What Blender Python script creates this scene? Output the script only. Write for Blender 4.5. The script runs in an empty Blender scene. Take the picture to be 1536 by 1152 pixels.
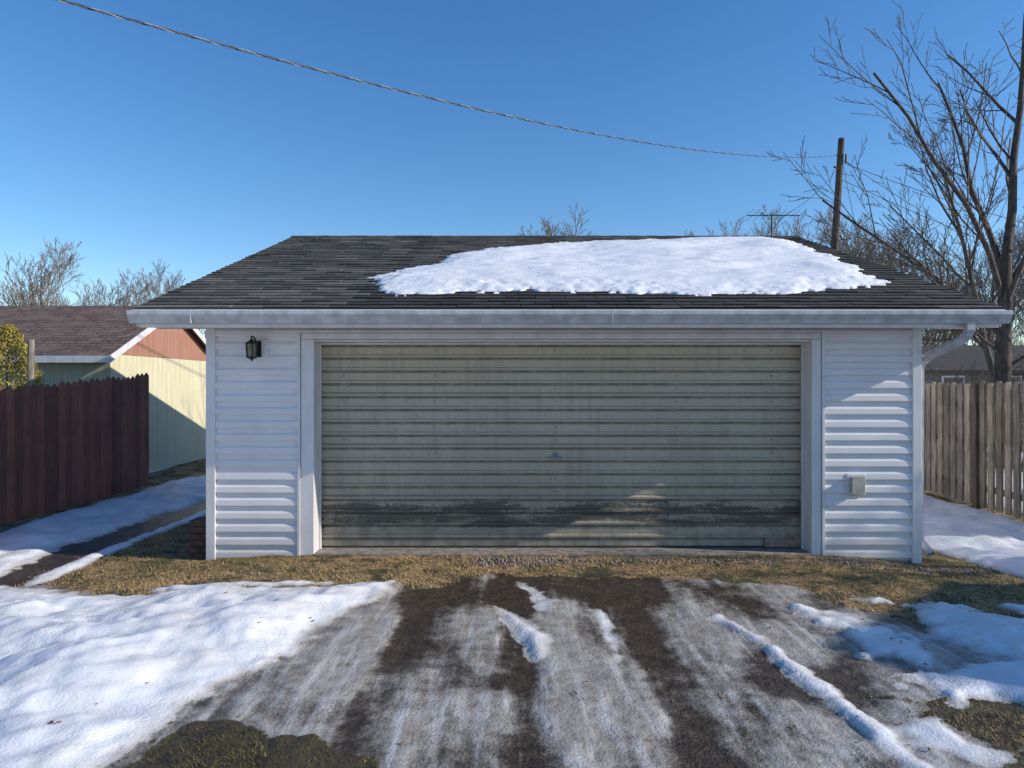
import bpy, math, random
import numpy as np
from mathutils import Vector, Matrix
random.seed(7); rng=np.random.default_rng(7)
scene=bpy.context.scene
coll=scene.collection

# ------------------------------------------------------------------ helpers
def new_mat(name):
    m=bpy.data.materials.new(name); m.use_nodes=True
    nt=m.node_tree; b=nt.nodes['Principled BSDF']
    return m,nt,b
def N(nt,t,**kw):
    n=nt.nodes.new(t)
    for k,v in kw.items(): setattr(n,k,v)
    return n
def noise(nt,scale,detail=4,vec=None,rough=.55,sc3=None):
    n=N(nt,'ShaderNodeTexNoise'); n.inputs['Scale'].default_value=scale
    n.inputs['Detail'].default_value=min(detail,4); n.inputs['Roughness'].default_value=rough
    tc=N(nt,'ShaderNodeTexCoord'); mp=N(nt,'ShaderNodeMapping')
    if sc3: mp.inputs['Scale'].default_value=sc3
    nt.links.new(tc.outputs['Object'],mp.inputs['Vector']); nt.links.new(mp.outputs[0],n.inputs['Vector'])
    return n.outputs['Fac']
def maprange(nt,src,a,b,c=0.,d=1.,smooth=False):
    n=N(nt,'ShaderNodeMapRange')
    if smooth: n.interpolation_type='SMOOTHSTEP'
    n.inputs[1].default_value=a;n.inputs[2].default_value=b;n.inputs[3].default_value=c;n.inputs[4].default_value=d
    nt.links.new(src,n.inputs[0]); return n.outputs[0]
def mth(nt,op,a,b=None):
    n=N(nt,'ShaderNodeMath',operation=op)
    for i,v in enumerate((a,b)):
        if v is None: continue
        if isinstance(v,(int,float)): n.inputs[i].default_value=v
        else: nt.links.new(v,n.inputs[i])
    return n.outputs[0]
def mixc(nt,f,a,b,mode='MIX'):
    n=N(nt,'ShaderNodeMix',data_type='RGBA',blend_type=mode)
    for s,v in ((n.inputs[0],f),(n.inputs[6],a),(n.inputs[7],b)):
        if isinstance(v,(int,float)): s.default_value=v
        elif isinstance(v,tuple): s.default_value=(*v[:3],1)
        else: nt.links.new(v,s)
    return n.outputs[2]
def bump(nt,b,h,strength=.3,dist=.01):
    n=N(nt,'ShaderNodeBump'); n.inputs['Distance'].default_value=dist
    if isinstance(strength,float): n.inputs['Strength'].default_value=strength
    else: nt.links.new(strength,n.inputs['Strength'])
    nt.links.new(h,n.inputs['Height']); nt.links.new(n.outputs[0],b.inputs['Normal']); return n
def simple(name,c1,c2,scale=5,rough=.6,sc3=None,bmp=0,metal=0,lo=.35,hi=.65,bd=.01):
    m,nt,b=new_mat(name)
    f=noise(nt,scale,5,sc3=sc3)
    c=mixc(nt,maprange(nt,f,lo,hi),c1,c2)
    nt.links.new(c,b.inputs['Base Color']); b.inputs['Roughness'].default_value=rough; b.inputs['Metallic'].default_value=metal
    if bmp: bump(nt,b,f,bmp,bd)
    return m
class MB:
    def __init__(s): s.v=[];s.f=[];s.c=[]
    def add(s,vs,fs,col=None):
        o=len(s.v); s.v+= [tuple(v) for v in vs]; s.f+=[tuple(i+o for i in f) for f in fs]
        if col is not None: s.c+=[col]*len(vs)
    def box(s,x0,x1,y0,y1,z0,z1,col=None):
        vs=[(x0,y0,z0),(x1,y0,z0),(x1,y1,z0),(x0,y1,z0),(x0,y0,z1),(x1,y0,z1),(x1,y1,z1),(x0,y1,z1)]
        s.add(vs,[(0,3,2,1),(4,5,6,7),(0,1,5,4),(1,2,6,5),(2,3,7,6),(3,0,4,7)],col)
    def tube(s,pts,rad,n=6,caps=True,col=None):
        pts=[Vector(p) for p in pts]; vs=[];fs=[]
        ref=Vector((0,0,1)) if abs((pts[-1]-pts[0]).normalized().z)<.9 else Vector((1,0,0))
        for i,p in enumerate(pts):
            t=(pts[min(i+1,len(pts)-1)]-pts[max(i-1,0)])
            if t.length<1e-9: t=Vector((0,0,1))
            t.normalize(); u=t.cross(ref)
            if u.length<1e-6:u=t.orthogonal()
            u.normalize(); w=t.cross(u); r=rad[i] if hasattr(rad,'__len__') else rad
            for k in range(n):
                a=2*math.pi*k/n; vs.append(p+u*(r*math.cos(a))+w*(r*math.sin(a)))
        for i in range(len(pts)-1):
            for k in range(n):
                a=i*n+k;b=i*n+(k+1)%n; fs.append((a,b,b+n,a+n))
        if caps: fs.append(tuple(range(n))[::-1]); fs.append(tuple((len(pts)-1)*n+k for k in range(n)))
        s.add(vs,fs,col)
    def extr(s,prof,x0,x1,closed=False,caps=False):
        n=len(prof); vs=[(x0,y,z) for y,z in prof]+[(x1,y,z) for y,z in prof]
        fs=[(i,i+1,i+1+n,i+n) for i in range(n-1)]
        if closed: fs.append((n-1,0,n,2*n-1))
        if caps: fs+= [tuple(range(n))[::-1],tuple(range(n,2*n))]
        s.add(vs,fs)
    def extry(s,prof,y0,y1,closed=False,caps=False):
        n=len(prof); vs=[(x,y0,z) for x,z in prof]+[(x,y1,z) for x,z in prof]
        fs=[(i,i+1,i+1+n,i+n) for i in range(n-1)]
        if closed: fs.append((n-1,0,n,2*n-1))
        if caps: fs+= [tuple(range(n))[::-1],tuple(range(n,2*n))]
        s.add(vs,fs)
    def obj(s,name,mat,parent=None,smooth=False,bevel=0):
        me=bpy.data.meshes.new(name); me.from_pydata(s.v,[],s.f); me.update()
        if s.c and len(s.c)==len(s.v):
            a=me.color_attributes.new('tint','FLOAT_COLOR','POINT')
            a.data.foreach_set('color',np.array([(*c[:3],1.) for c in s.c],dtype=np.float32).ravel())
        ob=bpy.data.objects.new(name,me); coll.objects.link(ob)
        if mat: me.materials.append(mat)
        if parent: ob.parent=parent
        if smooth: me.polygons.foreach_set('use_smooth',[True]*len(me.polygons))
        if bevel:
            md=ob.modifiers.new('b','BEVEL'); md.width=bevel; md.segments=2; md.limit_method='ANGLE'
        return ob
def empty(name):
    e=bpy.data.objects.new(name,None); coll.objects.link(e); return e

_T=rng.random((256,256))
def vn(x,y,seed=0):
    x=x+seed*17.31; y=y+seed*9.77
    xi=np.floor(x).astype(int); yi=np.floor(y).astype(int); fx=x-xi; fy=y-yi
    fx=fx*fx*(3-2*fx); fy=fy*fy*(3-2*fy)
    a=_T[xi&255,yi&255];b=_T[(xi+1)&255,yi&255];c=_T[xi&255,(yi+1)&255];d=_T[(xi+1)&255,(yi+1)&255]
    return a*(1-fx)*(1-fy)+b*fx*(1-fy)+c*(1-fx)*fy+d*fx*fy
def fbm(x,y,o=4,seed=0):
    s=0;a=.5;t=0
    for i in range(o):
        s=s+a*vn(x*2**i,y*2**i,seed+i*3); t+=a; a*=.5
    return s/t
def ss(x,a,b):
    t=np.clip((x-a)/(b-a),0,1); return t*t*(3-2*t)
def sdf(px,py,poly):
    P=np.array(poly,float); d=np.full(px.shape,1e9); ins=np.zeros(px.shape,bool); n=len(P)
    for i in range(n):
        ax,ay=P[i];bx,by=P[(i+1)%n]; ex,ey=bx-ax,by-ay
        t=np.clip(((px-ax)*ex+(py-ay)*ey)/(ex*ex+ey*ey+1e-12),0,1)
        d=np.minimum(d,np.hypot(px-ax-t*ex,py-ay-t*ey))
        if abs(ey)>1e-12:
            c=((ay>py)!=(by>py))&(px<ex*(py-ay)/ey+ax); ins^=c
    return np.where(ins,d,-d)
def seg(px,py,pts,w):
    d=np.full(px.shape,1e9)
    for (ax,ay),(bx,by) in zip(pts[:-1],pts[1:]):
        ex,ey=bx-ax,by-ay
        t=np.clip(((px-ax)*ex+(py-ay)*ey)/(ex*ex+ey*ey+1e-12),0,1)
        d=np.minimum(d,np.hypot(px-ax-t*ex,py-ay-t*ey))
    return w-d

# ------------------------------------------------------------------ light
EL=math.radians(26); AZ=math.radians(9.5)
L=Vector((math.cos(EL)*math.cos(AZ),-math.cos(EL)*math.sin(AZ),math.sin(EL)))
sd_=bpy.data.lights.new('sun','SUN'); sd_.energy=5.0; sd_.angle=math.radians(.5); sd_.color=(1,.92,.80)
so=bpy.data.objects.new('sun',sd_); coll.objects.link(so); so.rotation_euler=(-L).to_track_quat('-Z','Y').to_euler(); so.location=(20,-5,20)
w=bpy.data.worlds.new('World'); scene.world=w; w.use_nodes=True
nt=w.node_tree; sky=nt.nodes.new('ShaderNodeTexSky'); sky.sky_type='NISHITA'; sky.sun_disc=False
sky.sun_elevation=EL; sky.sun_rotation=math.radians(99.5); sky.air_density=1.0; sky.dust_density=.2; sky.ozone_density=2.8
hs=nt.nodes.new('ShaderNodeHueSaturation'); hs.inputs['Hue'].default_value=.505; hs.inputs['Saturation'].default_value=1.27; hs.inputs['Value'].default_value=1.14
nt.links.new(sky.outputs[0],hs.inputs['Color'])
bg=nt.nodes['Background']; nt.links.new(hs.outputs[0],bg.inputs[0]); bg.inputs[1].default_value=.15
scene.view_settings.view_transform='Standard'; scene.view_settings.look='None'; scene.view_settings.exposure=0

# ------------------------------------------------------------------ camera
cd=bpy.data.cameras.new('camera'); cam=bpy.data.objects.new('camera',cd); coll.objects.link(cam)
cd.sensor_width=36; cd.lens=24.96; cd.clip_end=1500; cd.clip_start=.05
cam.location=(0,0,1.69); cam.rotation_euler=(math.radians(90),0,0); scene.camera=cam

# ------------------------------------------------------------------ ground
snow_polys=[
 ([(-9,6.4),(-4.41,6.15),(-3.7,6.02),(-3.3,5.9),(-2.56,5.85),(-1.79,5.9),(-.95,6.2),(-1.0,5.9),(-1.22,5.23),(-1.37,4.46),(-1.55,4.15),(-1.67,3.72),(-1.74,3.43),(-1.9,3.0),(-2.0,2),(-2.2,0),(-9,0)],.09,.14,.45,0),
 ([(-6.1,6.4),(-4.75,6.4),(-4.8,8.2),(-4.7,10),(-4.75,13),(-5.6,14),(-6.1,13)],.06,.16,.3,0),
 ([(4.75,6.2),(4.6,7.5),(4.62,9),(4.7,13),(6.7,14),(6.75,10),(6.9,6.0),(6,5.6)],.07,.14,.3,0),
 ([(-.14,5.5),(-.05,5.42),(.1,5.1),(.24,4.85),(.20,4.45),(.15,4.38),(.06,4.7),(-.04,5.1)],.045,.03,.12,.03),
 ([(-.10,6.4),(.10,6.3),(.36,5.9),(.30,5.5),(.22,5.4),(.08,5.8),(-.05,6.0)],.012,.22,.12,.0),
 ([(2.85,5.35),(3.3,5.5),(4.2,5.2),(4.3,4.5),(3.3,4.35),(2.75,4.7)],.05,.34,.2,.02),
 ([(2.2,4.0),(2.9,4.25),(3.6,4.1),(3.5,3.75),(2.7,3.85),(2.35,3.7)],.045,.24,.16,.03),
 ([(2.35,3.35),(2.9,3.5),(3.3,3.3),(3.2,3.05),(2.6,3.1)],.04,.24,.16,.02),
 ([(1.95,5.6),(2.7,5.5),(2.8,5.0),(2.2,5.1)],.02,.25,.2,0),
 ([(1.9,3.5),(2.2,3.7),(2.3,3.3),(2.05,3.1)],.03,.2,.16,.02),
 ([(2.7,3.0),(3.0,3.2),(3.1,2.9)],.03,.2,.16,.02),
]
snow_segs=[
 ([(.66,5.4),(.655,4.9),(.66,4.3)],.030,.012),
 ([(1.5,5.2),(1.66,4.63),(1.74,3.92)],.045,.018),
 ([(1.76,3.8),(1.8,3.34),(1.86,2.9)],.070,.035),
 ([(-4.25,6.3),(-4.28,7.2),(-4.2,10),(-4.3,13)],.06,.02),
 ([(-3.0,6.02),(-2.2,6.05),(-1.6,6.1)],.04,.02),
]
def field(x,y):
    warp=(fbm(x*1.7,y*1.7,4,1)-.5)*2; w2=(fbm(x*8,y*8,3,5)-.5)*2
    S=np.full(x.shape,-9.); H=np.zeros(x.shape)
    for poly,T,amp,ramp,bias in snow_polys:
        s=sdf(x,y,poly)+warp*amp*1.3+w2*(.02+amp*.35)
        H=np.maximum(H,T*np.clip(s/ramp,0,1)**.75); S=np.maximum(S,s+bias*(s>-.05))
    for pts,wd,T in snow_segs:
        s=seg(x,y,pts,wd)+warp*.08+w2*.06
        H=np.maximum(H,T*np.clip(s/.06,0,1)**.7); S=np.maximum(S,s+.04*ss(s,-.02,.04))
    # scattered leftovers of crusty snow on the right verge
    sc=(fbm(x*3.2,y*3.6,4,71)-.60)*.9-.25*(1-ss(x,1.9,2.4))-.5*ss(y,5.6,6.0)-.6*(1-ss(x,1.2,1.7))
    S=np.maximum(S,np.where((x>1.2)&(y<7),sc,-9.)); H=np.maximum(H,np.where((x>1.2)&(y<7),.03*np.clip(sc/.08,0,1),0))
    far=np.where((y>14.5)|(np.abs(x)>7.2)|(y<1),(fbm(x*.16,y*.16,4,9)-.44)*3,-9.)
    S=np.maximum(S,far); H=np.maximum(H,.05*np.clip(far/.4,0,1))
    lump=(fbm(x*1.5,y*2.0,3,3)-.5)*.18+(fbm(x*4.5,y*6,3,8)-.5)*.07
    pit=ss(vn(x*2.6,y*3.2,77),.66,.90)*.08*ss(fbm(x*.7,y*.7,2,78),.38,.6)
    near=((np.abs(x)<12)&(y<14)).astype(float)
    H=H+np.clip(S/.45,0,1)*(lump-pit)*near
    G=np.zeros(x.shape)
    gp=[[(-4.2,6.3),(-3.3,5.7),(-1,5.95),(0.0,6.35),(1.4,6.3),(2.35,5.9),(2.5,5.35),(2.9,4.9),(3.4,4.6),(4.8,4.4),(4.85,9),(4.7,15),(-4.2,15)],
        [(-1.75,3.6),(-1.25,3.95),(-1.1,3.5),(-.55,3.25),(-.45,2.9),(-.5,1),(-2,1)],
        [(2.0,3.9),(2.6,4.1),(3.4,4.3),(5,4.3),(5,1),(2.3,1),(2.15,3.3)]]
    for g in gp:
        s=sdf(x,y,g)+warp*.22+w2*.14; G=np.maximum(G,ss(s,-.08,.12))
    G=np.maximum(G,((y>14.0)|(np.abs(x)>4.9)|(y<-2)).astype(float))
    def gs(c,wd): return np.exp(-((x-c)/wd)**2)
    wob=.10*(fbm(y*.7,x*.3,3,4)-.5)
    cx=x+wob
    def gw(c,wd): return np.exp(-((cx-c)/wd)**2)
    st=(fbm(cx*5.5,y*.45,3,11)-.5)*1.2+(fbm(cx*15,y*.9,2,12)-.5)*.40
    ice=.74+.36*gw(-1.05,.22)+.28*gw(-.28,.15)+.32*gw(.38,.14)+.25*gw(.62,.08)-.85*gw(.95,.17)-.62*gw(-.72,.15)-.50*gw(.09,.09)+st
    ice=ice-1.0*ss(y,5.1,5.9)*ss(x,-1.05,-.8)*(1-ss(x,1.25,1.5))
    rt=ss(x,1.2,1.6)
    ice=ice*(1-rt)+rt*(.66+(fbm(x*3,y*2.2,5,21)-.5)*1.9)
    ice=ice+(fbm(x*2.6,y*2.2,4,31)-.5)*1.5
    ice=ice-.5*ss(y,6.3,6.7)
    ice=ice-.30*np.exp(-((x+.2)/1.1)**2)*(1-ss(y,2.9,3.7))
    ice=np.clip(ice,0,1)
    left=((x<-3.5)&(y>6.2)).astype(float); G=np.where((x<-4.15)&(y>5.5)&(x>-6.2)&(y<14),.12,G); ice=ice*(1-left)
    H=H+.014*ice*(y<7)
    z=(fbm(x*1.3,y*1.3,3,2)-.5)*.02+(fbm(x*9,y*5,3,6)-.5)*.016
    z=z-.10*ss(x,3.2,4.2)-.05*ss(-x,2.3,3.3)
    z=z-.03
    return z+H,S,ice,G
def axis(segs):
    a=[]
    for s,e,st in segs: a+=list(np.arange(s,e,st))
    return np.array(a)
def geo(s,e,n): return list(np.geomspace(s,e,n))
xs=np.array([-v for v in geo(9,700,26)][::-1]+list(axis([(-8.95,-5,.06),(-5,5,.026),(5,9,.06)]))+geo(9.05,700,26))
ys=np.array([-v for v in geo(2,300,14)][::-1]+list(axis([(-1.9,2.4,.15),(2.4,7.4,.024),(7.4,14,.06)]))+geo(14.1,900,30))
X,Y=np.meshgrid(xs,ys); Z,S,I,G=field(X.ravel(),Y.ravel())
nx,ny=len(xs),len(ys)
V=np.stack([X.ravel(),Y.ravel(),Z],1)
idx=np.arange(nx*ny).reshape(ny,nx)
F=np.stack([idx[:-1,:-1],idx[:-1,1:],idx[1:,1:],idx[1:,:-1]],-1).reshape(-1,4)
def np_mesh(name,V,F,mat,col=None,smooth=True,parent=None):
    me=bpy.data.meshes.new(name); k=F.shape[1]
    me.vertices.add(len(V)); me.vertices.foreach_set('co',V.astype(np.float32).ravel())
    me.loops.add(F.size); me.loops.foreach_set('vertex_index',F.astype(np.int32).ravel())
    me.polygons.add(len(F)); me.polygons.foreach_set('loop_start',np.arange(0,F.size,k,dtype=np.int32))
    me.polygons.foreach_set('loop_total',np.full(len(F),k,dtype=np.int32))
    me.update(calc_edges=True); me.validate()
    if smooth: me.polygons.foreach_set('use_smooth',np.ones(len(F),bool))
    if col is not None:
        a=me.color_attributes.new('tint','FLOAT_COLOR','POINT'); a.data.foreach_set('color',col.astype(np.float32).ravel())
    me.materials.append(mat); ob=bpy.data.objects.new(name,me); coll.objects.link(ob)
    if parent: ob.parent=parent
    return ob
mg,nt,b=new_mat('ground_mat')
at=N(nt,'ShaderNodeAttribute',attribute_name='tint'); sep=N(nt,'ShaderNodeSeparateColor'); nt.links.new(at.outputs['Color'],sep.inputs[0])
sS,sI,sG=sep.outputs
geo_=N(nt,'ShaderNodeNewGeometry'); sp=N(nt,'ShaderNodeSeparateXYZ'); nt.links.new(geo_.outputs['Position'],sp.inputs[0])
n1=noise(nt,11,4,rough=.65); n2=noise(nt,55,3,rough=.65); n3=noise(nt,3,3); nstr=noise(nt,5,3,sc3=(3.0,.35,1))
dirt=mixc(nt,maprange(nt,n1,.3,.7),(.026,.018,.012),(.085,.060,.038))
dirt=mixc(nt,maprange(nt,n2,.58,.75),dirt,(.14,.105,.075))
icec=mixc(nt,maprange(nt,n1,.25,.75),(.24,.205,.17),(.47,.445,.41))
icec=mixc(nt,maprange(nt,nstr,.48,.72,0,.75),icec,(.66,.65,.63))
icef=maprange(nt,mth(nt,'ADD',sI,mth(nt,'ADD',mth(nt,'MULTIPLY',mth(nt,'SUBTRACT',n2,.5),.4),mth(nt,'ADD',mth(nt,'MULTIPLY',mth(nt,'SUBTRACT',n1,.5),.75),mth(nt,'MULTIPLY',mth(nt,'SUBTRACT',nstr,.5),.5)))),.10,1.0,0,1,True)
c=mixc(nt,icef,dirt,icec)
straw=mixc(nt,maprange(nt,n2,.35,.65),(.16,.10,.04),(.42,.29,.14))
green=mixc(nt,maprange(nt,n2,.35,.65),(.025,.03,.010),(.09,.09,.03))
mud=mixc(nt,maprange(nt,n1,.4,.6),(.022,.016,.010),(.075,.060,.028))
straw=mixc(nt,maprange(nt,sp.outputs[1],4.6,4.0),straw,mud)
gc=mixc(nt,maprange(nt,n3,.48,.62),straw,green)
gc=mixc(nt,maprange(nt,n1,.48,.64),gc,(.05,.034,.02))
gf=maprange(nt,mth(nt,'ADD',sG,mth(nt,'MULTIPLY',mth(nt,'SUBTRACT',n1,.5),.9)),.35,.65,0,1,True)
c=mixc(nt,gf,c,gc)
sn_=mth(nt,'ADD',sS,mth(nt,'ADD',mth(nt,'MULTIPLY',mth(nt,'SUBTRACT',n1,.5),.45),mth(nt,'MULTIPLY',mth(nt,'SUBTRACT',n2,.5),.3)))
sf=maprange(nt,sn_,.40,.56,0,1,True)
deep=maprange(nt,sn_,.48,.90)
snc=mixc(nt,deep,(.38,.34,.30),(.78,.79,.82))
snc=mixc(nt,mth(nt,'MULTIPLY',maprange(nt,n2,.60,.8),.2),snc,(.35,.33,.3))
snc=mixc(nt,maprange(nt,n3,.42,.68,0,.5),snc,(.57,.56,.55))
c=mixc(nt,sf,c,snc)
nt.links.new(c,b.inputs['Base Color'])
r=mixc(nt,sf,mixc(nt,gf,mixc(nt,icef,(.36,.36,.36),(.20,.20,.20)),(.95,.95,.95)),(.5,.5,.5))
nt.links.new(r,b.inputs['Roughness'])
hh=mth(nt,'ADD',mth(nt,'MULTIPLY',n1,.9),mth(nt,'MULTIPLY',n2,.5))
bs=mth(nt,'MULTIPLY',maprange(nt,sf,0,1,.8,.45),maprange(nt,mth(nt,'MULTIPLY',icef,mth(nt,'SUBTRACT',1.0,gf)),0,1,1,.6))
bump(nt,b,hh,bs,.035)
col=np.stack([np.clip(.5+S/.24,0,1),I,G,np.ones_like(S)],1)
np_mesh('ground',V,F,mg,col)

# ------------------------------------------------------------------ grass blades / gravel / leaves
mgr,nt,b=new_mat('grass_blades')
at=N(nt,'ShaderNodeAttribute',attribute_name='tint'); nt.links.new(at.outputs['Color'],b.inputs['Base Color']); b.inputs['Roughness'].default_value=.8
def grass(name,n,x0,x1,y0,y1,hmin,hmax,greenness,dk=1.0,thr=(.28,.55)):
    x=rng.uniform(x0,x1,n); y=rng.uniform(y0,y1,n); z,S,I,G=field(x,y)
    keep=(S<0.01)&(rng.random(n)<G*.98)&~((x>-3.02)&(x<4.05)&(y>7.1))
    cl=fbm(x*3,y*3,3,41); keep&=(rng.random(n)<ss(cl,*thr)+.08)
    x,y,z,cl=x[keep],y[keep],z[keep],cl[keep]; n=len(x)
    a=rng.uniform(0,2*np.pi,n); h=rng.uniform(hmin,hmax,n); lean=rng.uniform(.4,1.6,n)*h; wd=rng.uniform(.0015,.0035,n)
    px,py=-np.sin(a)*wd,np.cos(a)*wd
    v0=np.stack([x-px,y-py,z-.004],1); v1=np.stack([x+px,y+py,z-.004],1); v2=np.stack([x+np.cos(a)*lean,y+np.sin(a)*lean,z+h*.6],1)
    V=np.stack([v0,v1,v2],1).reshape(-1,3); F=np.arange(3*n).reshape(-1,3)
    g=(fbm(x*.9,y*.9,3,50)+rng.uniform(-.15,.15,n)<greenness)[:,None]
    t=rng.random((n,1))
    straw=np.array([.30,.19,.08])*(1-t)+np.array([.68,.48,.23])*t; gr=np.array([.07,.070,.015])*(1-t)+np.array([.24,.21,.055])*t
    c=np.where(g,gr,straw)*dk; c=np.concatenate([np.repeat(c,3,0),np.ones((3*n,1))],1)
    return np_mesh(name,V,F,mgr,c,smooth=False)
grass('dry_grass',180000,-4.4,5.0,4.3,9.5,.015,.045,.40)
grass('grass_patch',70000,-2.0,4.2,2.7,4.3,.010,.030,.56,.68,(.45,.60))

mgv=simple('gravel_mat',(.14,.10,.085),(.34,.28,.25),30,.8)
mb=MB()
for i in range(1500):
    x=random.uniform(-.4,4.6) if i%3 else random.uniform(2.2,4.7); y=6.98-abs(random.gauss(0,.13)) 
    zz=-.035-.10*float(ss(np.array(x),3.2,4.2)); r=random.uniform(.006,.017)
    vs=[];
    for k in range(5):
        a=k*1.2566+random.uniform(-.2,.2); vs.append((x+r*math.cos(a)*random.uniform(.8,1.3),y+r*math.sin(a),zz))
    vs2=[(x+(vx-x)*.65,y+(vy-y)*.65,zz+r*random.uniform(.7,1.2)+.006) for vx,vy,_ in vs]
    t=random.uniform(.6,1.3)
    mb.add(vs+vs2,[(k,(k+1)%5,5+(k+1)%5,5+k) for k in range(5)]+[(5,6,7,8,9)],(t,t,t))
mb.obj('gravel',mgv)
mlf=simple('leaf_mat',(.12,.06,.03),(.28,.15,.07),20,.8)
mb=MB()
for i in range(90):
    x=random.uniform(-2.4,3.6);y=random.uniform(3,6.2); z,_,_,_=field(np.array([x]),np.array([y])); z=float(z[0])+.004
    a=random.uniform(0,6.28); r=random.uniform(.006,.018); 
    pts=[]
    for k,(u,v) in enumerate([(1,0),(.3,.5),(-.6,.45),(-1,0),(-.6,-.45),(.3,-.5)]):
        pts.append((x+r*(u*math.cos(a)-v*math.sin(a)),y+r*(u*math.sin(a)+v*math.cos(a)),z+random.uniform(0,.010)))
    mb.add(pts,[(0,1,2,3),(0,3,4,5)])
mb.obj('fallen_leaves',mlf)

# ------------------------------------------------------------------ garage
garage=empty('garage')
mw,nt,b=new_mat('vinyl_siding')
f=noise(nt,2.5,4); f2=noise(nt,30,3,sc3=(.2,1,2))
c=mixc(nt,maprange(nt,f,.3,.7),(.68,.645,.655),(.76,.73,.735)); c=mixc(nt,mth(nt,'MULTIPLY',maprange(nt,f2,.5,.8),.3),c,(.56,.53,.49))
geo_=N(nt,'ShaderNodeNewGeometry'); sp=N(nt,'ShaderNodeSeparateXYZ'); nt.links.new(geo_.outputs['Position'],sp.inputs[0])
low=mth(nt,'MULTIPLY',maprange(nt,mth(nt,'ADD',sp.outputs[2],mth(nt,'MULTIPLY',f2,.25)),.35,.05),.45)
c=mixc(nt,low,c,(.42,.39,.34))
nt.links.new(c,b.inputs['Base Color']); b.inputs['Roughness'].default_value=.45
mtrim=simple('white_trim',(.60,.585,.59),(.72,.70,.70),6,.4,sc3=(1,1,.3))
mgut=simple('white_gutter',(.36,.355,.35),(.54,.53,.53),7,.35,sc3=(1.2,2,.6))
FY=7.15; XL,XR=-3.05,4.09; OX0,OX1=-1.99,3.01; OT=2.14; BACK=15.95
P=.1311
def siding_prof(z0,z1,out0):
    pr=[];z=z0
    while z<z1-.01:
        for dz,o in ((0,-.001),(.001,.026),(.010,.0275),(.058,.0225),(.068,.016),(.078,.0085),(.10,.004),(P,.000)):
            if z+dz<=z1: pr.append((out0+o,z+dz))
        z+=P
    return pr
def siding(x0,x1,z0,z1):
    mb=MB(); pr=[(FY-o,z) for o,z in siding_prof(z0,z1,0.002)]; mb.extr(pr,x0,x1); return mb
ZB=-.06
siding(XL+.07,-2.15,ZB,2.27).obj('siding_left',mw,garage)
siding(3.13,XR-.07,ZB,2.27).obj('siding_right',mw,garage)
mb=MB(); mb.box(-2.15,3.13,FY-.012,FY,2.238,2.30); mb.obj('siding_header',mw,garage)
mb=MB()
for xx,s in ((XL,-1),(XR,1)):
    pr=[(xx+s*o,z) for o,z in siding_prof(ZB,2.45,0.002)]; mb.extry(pr,FY+.02,BACK)
mb.obj('siding_sides',mw,garage)
mb=MB()
RY=11.58
for xx in (XL-.004,XR+.004):
    vs=[(xx,FY-.0,2.40),(xx,BACK,2.40),(xx,RY,4.0)]; mb.add(vs,[(0,1,2)])
mb.add([(XL,BACK,-.1),(XR,BACK,-.1),(XR,BACK,2.45),(XL,BACK,2.45)],[(0,1,2,3)])
mb.obj('gable_walls',mw,garage)
mb=MB()
mb.box(XL+.01,OX0-.02,FY+.01,FY+.16,-.2,2.3); mb.box(OX1+.02,XR-.01,FY+.01,FY+.16,-.2,2.3); mb.box(OX0-.03,OX1+.03,FY+.012,FY+.155,OT+.02,2.32)
mb.box(XL+.01,XL+.12,FY+.165,BACK-.02,-.2,2.4); mb.box(XR-.12,XR-.01,FY+.165,BACK-.02,-.2,2.4)
mb.box(XL+.13,XR-.13,BACK-.15,BACK-.03,-.2,2.4)
mb.obj('wall_framing',mtrim,garage)
mb=MB()
mb.box(XL-.02,XL+.075,FY-.036,FY+.06,ZB-.03,2.30)
mb.box(XR-.075,XR+.02,FY-.036,FY+.06,ZB-.05,2.30)
mb.obj('corner_posts',mtrim,garage,bevel=.006)
mb=MB()
mb.box(-2.155,-2.125,FY-.034,FY,ZB,2.235); mb.box(-2.12,OX0-.002,FY-.018,FY+.02,ZB+.02,2.14)
mb.box(3.11,3.14,FY-.034,FY,ZB-.03,2.235); mb.box(OX1+.002,3.105,FY-.018,FY+.02,ZB,2.14)
mb.box(-2.12,3.105,FY-.019,FY+.02,2.142,2.20)
mb.box(-2.155,3.14,FY-.030,FY-.0,2.203,2.234)
mb.box(OX0-.02,OX0,FY+.021,FY+.34,-.03,OT); mb.box(OX1,OX1+.02,FY+.021,FY+.34,-.03,OT)
mb.box(OX0,OX1,FY+.023,FY+.34,OT-.02,OT-.001)
mb.box(OX0+.001,OX0+.018,FY+.17,FY+.205,-.02,OT-.021); mb.box(OX1-.018,OX1-.001,FY+.17,FY+.205,-.02,OT-.021)
mb.box(OX0+.02,OX1-.02,FY+.17,FY+.205,OT-.045,OT-.022)
mb.obj('door_casing',mtrim,garage,bevel=.003)
mcon=simple('concrete',(.16,.14,.12),(.32,.29,.25),12,.85,bmp=.4)
mb=MB(); mb.box(XL+.02,OX0,FY-.005,FY+.3,-.3,-.062); mb.box(OX1,XR-.02,FY-.005,FY+.3,-.3,-.09); mb.box(OX0,OX1,FY-.03,FY+.5,-.3,-.012)
mb.obj('concrete_foundation',mcon,garage,bevel=.01)

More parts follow.
